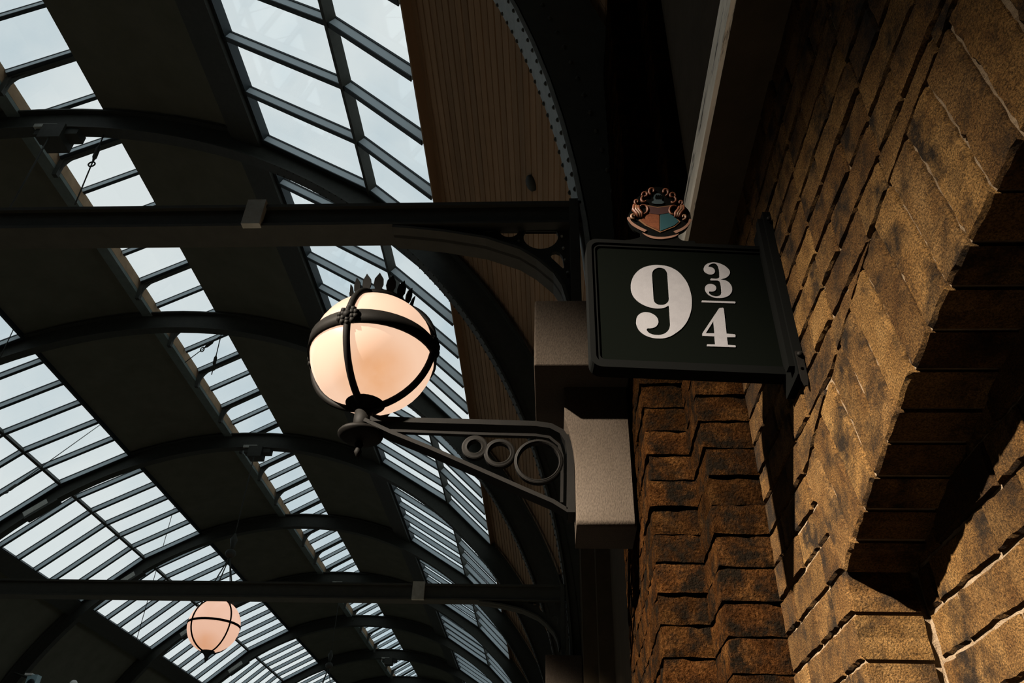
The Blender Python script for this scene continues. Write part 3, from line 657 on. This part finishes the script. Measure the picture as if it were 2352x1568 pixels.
for s in (1, -1):
    mx = lambda x: 1115 + s * (x - 1115)
    sp = lambda *a: [(mx(x), y + (18 if s < 0 else 0)) for x, y in spiral(*a)]
    scroll(sp(970, 345, 85, 30, 100, 400), .0042)
    scroll(sp(810, 430, 80, 22, 160, 480), .0036)
    scroll(sp(800, 540, 95, 30, 250, 30), .0036)
    scroll(sp(620, 585, 55, 18, 90, 420), .0036)
    for q_ in range(3): scroll([(mx(560 + q_ * 45), 650 + q_ * 12 + (18 if s < 0 else 0)), (mx(545 + q_ * 60), 760), (mx(620 + q_ * 55), 840), (mx(660 + q_ * 40), 930)], .0052, 'mantling', M['copper'] if q_ != 1 else M['gold'])
    scroll(sp(770, 760, 110, 95, 230, 470), .0032)
    scroll(sp(545, 910, 60, 20, 60, 380), .0040, 'scroll', M['gold'])
cplate([(430,915),(500,1010),(640,1110),(850,1215,1),(800,1258,1),(600,1160),(470,1050)], 'ribbon', M['ribbon'], -.0072)
cplate([(1835,960),(1780,1040),(1660,1150),(1450,1240,1),(1510,1285,1),(1700,1190),(1815,1070)], 'ribbon', M['ribbon'], -.0072)
cplate([(745,1265,1),(950,1340),(1170,1365),(1400,1340),(1580,1290,1),(1500,1350),(1300,1400),(1150,1415),(950,1390),(820,1330)], 'ribbon', M['ribbon'], -.0076)

# ------------------------------------------------------------------ globe lamps
def globe_parts(t, C, r, gm, cup_r, bands, band_w, mer_r, rot, band_th, rosette=True):
    MB().ball(C, r, 48).build('globe', gm, t)
    b = MB(); n = 48; R1 = r + band_th; vs = []
    for i in range(n):
        a = 2 * math.pi * i / n; d = Vector((math.cos(a), math.sin(a), 0)); hw = band_w / 2
        vs += [C + d * (r * .985) + Vector((0, 0, hw)), C + d * R1 + Vector((0, 0, hw)), C + d * R1 - Vector((0, 0, hw)), C + d * (r * .985) - Vector((0, 0, hw))]
    b.add(vs, [(i * 4 + j, i * 4 + (j + 1) % 4, ((i + 1) % n) * 4 + (j + 1) % 4, ((i + 1) % n) * 4 + j) for i in range(n) for j in range(4)], True)
    b.build('equator_band', M['ironlamp'], t)
    for q in range(4):
        a = rot + q * math.pi / 2; d = Vector((math.cos(a), math.sin(a), 0))
        MB().tube([C + (d * math.cos(e) + Vector((0, 0, math.sin(e)))) * (r + mer_r * .5) for e in [math.radians(-80 + 152 * i / 28) for i in range(29)]], mer_r, 8).build('meridian_bar', M['ironlamp'], t)
        if rosette:
            m = MB(); c = C + d * (r + band_th); tn = Vector((-d.y, d.x, 0)); s = band_w * .78
            m.ball(c + d * .006, s * .42, 8)
            for ring, cnt in ((.62, 6), (1.0, 10)):
                for j in range(cnt):
                    an = 2 * math.pi * j / cnt + ring; m.ball(c + (tn * math.cos(an) + Vector((0, 0, math.sin(an)))) * s * ring * .72 + d * (.008 - .006 * ring), s * .30, 6)
            m.build('rosette', M['ironlamp'], t)
# --- wall lamp on the corbel
LY = 2.445
def lp(px, py, y=LY): return atY(px, py, y)
GC = lp(857, 813); GR = .2335
lamp = empty('bracket_lamp', lp(1312, 1165), 'lit globe lamp in an iron cage on a scrolled wall bracket', 'lamp')
mrot = math.radians(-101)
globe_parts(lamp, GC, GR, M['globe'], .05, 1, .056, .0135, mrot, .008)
bot = GC - Vector((0, 0, GR))
MB().lathe([(.075, .045), (.080, .02), (.060, .0), (.040, -.012), (.034, -.02)], bot, 28).build('cup', M['ironlamp'], lamp)
MB().lathe([(.033, .0), (.033, -.10)], bot - Vector((0, 0, .015)), 24).build('stem', M['ironlamp'], lamp)
MB().lathe([(.034, 0), (.074, -.006), (.080, -.014), (.078, -.022), (.060, -.032), (.03, -.038), (.012, -.042)], bot - Vector((0, 0, .10)), 28).build('base_boss', M['ironlamp'], lamp)
MB().lathe([(.010, 0), (.016, -.015), (.009, -.028), (.014, -.042), (.004, -.062)], bot - Vector((0, 0, .140)), 12).build('drop_finial', M['ironlamp'], lamp)
# coronet of leaves
top = GC + Vector((0, 0, GR * .90)); crr = GR * .46
MB().lathe([(crr + .008, -.012), (crr + .012, .004), (crr + .006, .018), (crr - .006, .018), (crr - .006, -.012)], top, 32).build('coronet_ring', M['ironlamp'], lamp)
leaf = [(-.010, 0), (-.019, .026), (-.017, .050), (0, .078), (.017, .050), (.019, .026), (.010, 0)]
for j in range(16):
    a = 2 * math.pi * j / 16 + .1; d = Vector((math.cos(a), math.sin(a), 0)); tn = Vector((-d.y, d.x, 0)); m = MB()
    P = [top + d * (crr + .004 + .22 * v) + tn * u + Vector((0, 0, .010 + v * .93)) for u, v in leaf]; m.prism(P, d * .004)
    m.build('coronet_leaf', M['ironlamp'], lamp)
# bracket: T-section frame (flange seen edge-on, .075 wide) and three rings
def strip(path, th, w, name, yc=LY, m_=None):
    m = MB(); n = len(path); vs = []
    for i in range(n):
        tt = (path[min(i + 1, n - 1)] - path[max(i - 1, 0)]).normalized(); nr = Vector((tt.z, 0, -tt.x))
        for a, b in ((-1, -1), (1, -1), (1, 1), (-1, 1)):
            p = path[i] + nr * th / 2 * a; vs.append(Vector((p.x, yc + w / 2 * b, p.z)))
    fs = [(i * 4 + j, i * 4 + (j + 1) % 4, i * 4 + 4 + (j + 1) % 4, i * 4 + 4 + j) for i in range(n - 1) for j in range(4)] + [(0, 1, 2, 3), (n * 4 - 4, n * 4 - 3, n * 4 - 2, n * 4 - 1)]
    return m.add(vs, fs).build(name, m_ or M['ironlamp'], lamp)
F = .062
fy = LY - F / 2
corner = [lp(*q, fy) for q in ((850, 960), (950, 964), (1100, 968), (1230, 972), (1265, 977), (1290, 990), (1304, 1010), (1309, 1035), (1309, 1100), (1308, 1168))]
strip(corner, .020, F, 'bracket_flange')
diag = [lp(*q, fy) for q in ((836, 962), (900, 992), (985, 1026), (1100, 1076), (1200, 1120), (1270, 1150), (1306, 1172))]
strip(diag, .014, F, 'bracket_brace')
wb = [lp(*q, fy) for q in ((880, 984), (1100, 992), (1230, 995), (1262, 1000), (1284, 1018), (1291, 1042), (1291, 1095), (1290, 1150))]
strip(wb, .010, .018, 'bracket_web', LY - .012)
MB().box((lp(1306, 1100, fy).x - .004, LY - .040, lp(1308, 1178, fy).z), (.0765, LY + .045, lp(1308, 1000, fy).z)).build('back_plate', M['ironlamp'], lamp)
for cx_, cy_, ro, ri in ((1091, 1029, 30, 15), (1147.5, 1042.5, 36, 24), (1237, 1061, 56, 46)):
    c = lp(cx_, cy_, LY - .012); sc = (lp(cx_ + 10, cy_, LY - .012) - c).length / 10
    m = MB(); prof = []
    ro_, ri_ = ro * sc, ri * sc * 1.02
    for rr_, yy in ((ri_, -.010), (ri_ + .004, -.014), ((ri_ + ro_) / 2, -.0125), (ro_ - .004, -.012), (ro_, -.010), (ro_, .010), (ri_, .010)): prof.append((rr_, yy))
    n = 36; vs = []
    for i in range(n):
        a = 2 * math.pi * i / n
        vs += [c + Vector((math.cos(a) * r_, yy, math.sin(a) * r_)) for r_, yy in prof]
    k = len(prof)
    m.add(vs, [(i * k + j, i * k + (j + 1) % k, ((i + 1) % n) * k + (j + 1) % k, ((i + 1) % n) * k + j) for i in range(n) for j in range(k)]); m.build('bracket_ring', M['ironlamp'], lamp)

# --- pendants below the ridge
def pendant(k, label):
    y = YP + k * BAY; t = empty('pendant_lamp', (-7.675, y, 5.2), label, 'lamp', 'pendant globe lamps'); C = Vector((-7.655, y, 5.2)); r = .575
    globe_parts(t, C, r, M['globe2'], .1, 1, .05, .018, math.radians(-124), .012, False)
    b = C - Vector((0, 0, r))
    MB().lathe([(.16, .045), (.15, .01), (.09, -.04), (.05, -.09), (.035, -.16), (.006, -.22)], b, 20).build('cup_finial', M['iron'], t)
    bs = Vector((-7.675, y, 6.9))
    MB().ball(bs, .13, 14, (1, 1, .8)).lathe([(.03, .08), (.05, .2), (.085, .30), (.085, .36), (.04, .44), (.02, .5)], bs, 14).build('boss', M['iron'], t)
    for q in range(4):
        a = math.radians(-124) + q * math.pi / 2
        MB().tube([bs - Vector((0, 0, .08)), C + Vector((math.cos(a), math.sin(a), 0)) * (r + .02)], .014, 6).build('suspension_rod', M['iron'], t)
    MB().tube([bs + Vector((0, 0, .4)), Vector((-7.675, y, 9.52))], .013, 6).build('cable', M['iron'], t)
    return t
pendant(1, 'pendant lamp hung by a thin cable from the rib nearest the first cross beam')
pendant(3, 'lit pink globe pendant lamp below the second cross beam')
pendant(5, 'pendant lamp boss and rods hung from the far rib beyond the lit pendant')

# ------------------------------------------------------------------ tie cables with turnbuckles
def cable(pts, y, tb, label, r=.010):
    P = [atY(*p, yy) for p, yy in zip(pts, y)]
    t = empty('tie_cable', P[0], label, 'cable', 'roof tie cables')
    MB().tube(P, r, 6).build('wire', M['iron'], t)
    if tb:
        a, b = P[0].lerp(P[-1], tb[0]), P[0].lerp(P[-1], tb[1]); d = (b - a)
        MB().tube([a, a + d * .15, a + d * .25, a + d * .75, a + d * .85, b], [r, .02, .034, .034, .02, r], 8).build('turnbuckle', M['iron'], t)
        u = d.normalized(); w_ = u.cross(Vector((0, 1, 0))).normalized(); c = b + u * .05
        MB().tube([c + (u * math.cos(x) + w_ * math.sin(x)) * .05 for x in [2 * math.pi * i / 16 for i in range(16)]], .012, 6, closed=True).build('ring', M['iron'], t)
    return t
yA, yB, yC = YP + BAY + .15, YP + 2 * BAY + .15, YP + 3 * BAY + .15
cable([(240, 306), (172, 470)], (yA, yA), (.16, .42), 'wire with turnbuckle and ring hanging from the rib beside the first cross beam')
cable([(508, 768), (486, 860)], (yB, yB), (.52, .80), 'wire with ring hanging across the ridge lantern below the arched rib')
cable([(505, 772), (425, 832)], (yB, yB + .4), (.15, .45), 'slanting wire with turnbuckle across the ridge lantern')
cable([(36, 745), (0, 822)], (yB - .3, yB - .3), None, 'thin plain wire crossing the corner of the far glazed strip')
cable([(240, 968), (0, 1140)], (yC - .2, yC - 3.5), (.86, .95), 'long slanting wire with turnbuckle across the far glazed strip')
cable([(404, 1150), (312, 1475)], (yC + BAY, yC + BAY), None, 'long thin vertical wire in front of the far glazed strip')

# ------------------------------------------------------------------ small fittings on the far haunch
fl = ray(75, 1558); fl = fl * (21.0 / fl.y)
fo = empty('floodlight', fl, 'small blue grey floodlight fixed to the dark far haunch of the roof', 'floodlight')
MB().box((fl.x - .16, fl.y, fl.z - .35), (fl.x + .10, fl.y + .2, fl.z + .10)).build('housing', M['bluegrey'], fo)
MB().lathe([(.09, 0), (.11, .03), (.08, .05), (.02, .055)], (fl.x + .0, fl.y, fl.z - .12), 16, (0, -1, 0)).build('lens', M['gasket'], fo)
MB().box((fl.x - .24, fl.y - .02, fl.z + .08), (fl.x - .05, fl.y + .2, fl.z + .13)).build('yoke', M['white'], fo)
MB().tube([(fl.x, fl.y + .1, fl.z), (fl.x - .6, fl.y + .1, fl.z + .15)], .03, 6).build('arm', M['iron'], fo)
dm = ray(168, 1572); dm = dm * (21.0 / dm.y)
do = empty('dome_camera', dm, 'small white dome camera on a stalk by the floodlight', 'camera')
MB().ball(dm, .10, 16, (1, 1, 1.15)).build('dome', M['white'], do)
MB().tube([dm - Vector((0, 0, .08)), dm - Vector((0, 0, .6))], .03, 8).build('stalk', M['white'], do)
vc = pol(18.5, RROOF - .01, 5.0)
p_ = atY(1245, 412, 5.0); r_ = (p_ - Vector((CXZ.x, 5.0, CXZ.z))).normalized()
ve = MB().lathe([(.075, 0), (.075, .03), (.05, .05)], pol(math.degrees(math.atan2(r_.z, r_.x)), RROOF, 5.0), 20, -Vector((r_.x, 0, r_.z))).build('black_disc', M['iron'], loc=pol(math.degrees(math.atan2(r_.z, r_.x)), RROOF, 5.0))
tag(ve, 'small round black disc on the roof boards beside the near rib', 'vent')  # plain small dark disc lying on the boards

# ------------------------------------------------------------------ fixtures of the two pier spotlights (hung under the ridge, behind the viewer)
for so, lab in zip(SPOTS, ('black theatre style spotlight hung under the ridge aimed at the sign pier', 'black theatre style spotlight hung under the ridge aimed at the next pier')):
    p = so.location.copy(); t = empty('spotlight', p, lab, 'spotlight', 'pier spotlights'); b = -BEAM
    MB().lathe([(.16, .06), (.16, .12), (.14, .34), (.06, .42), (.01, .43)], p, 20, b).build('housing', M['iron'], t)
    MB().tube([p + b * .3, p + b * .3 + Vector((0, 0, .35)), Vector((p.x, p.y + b.y * .3, 10.05))], .02, 8).build('hanger', M['iron'], t)
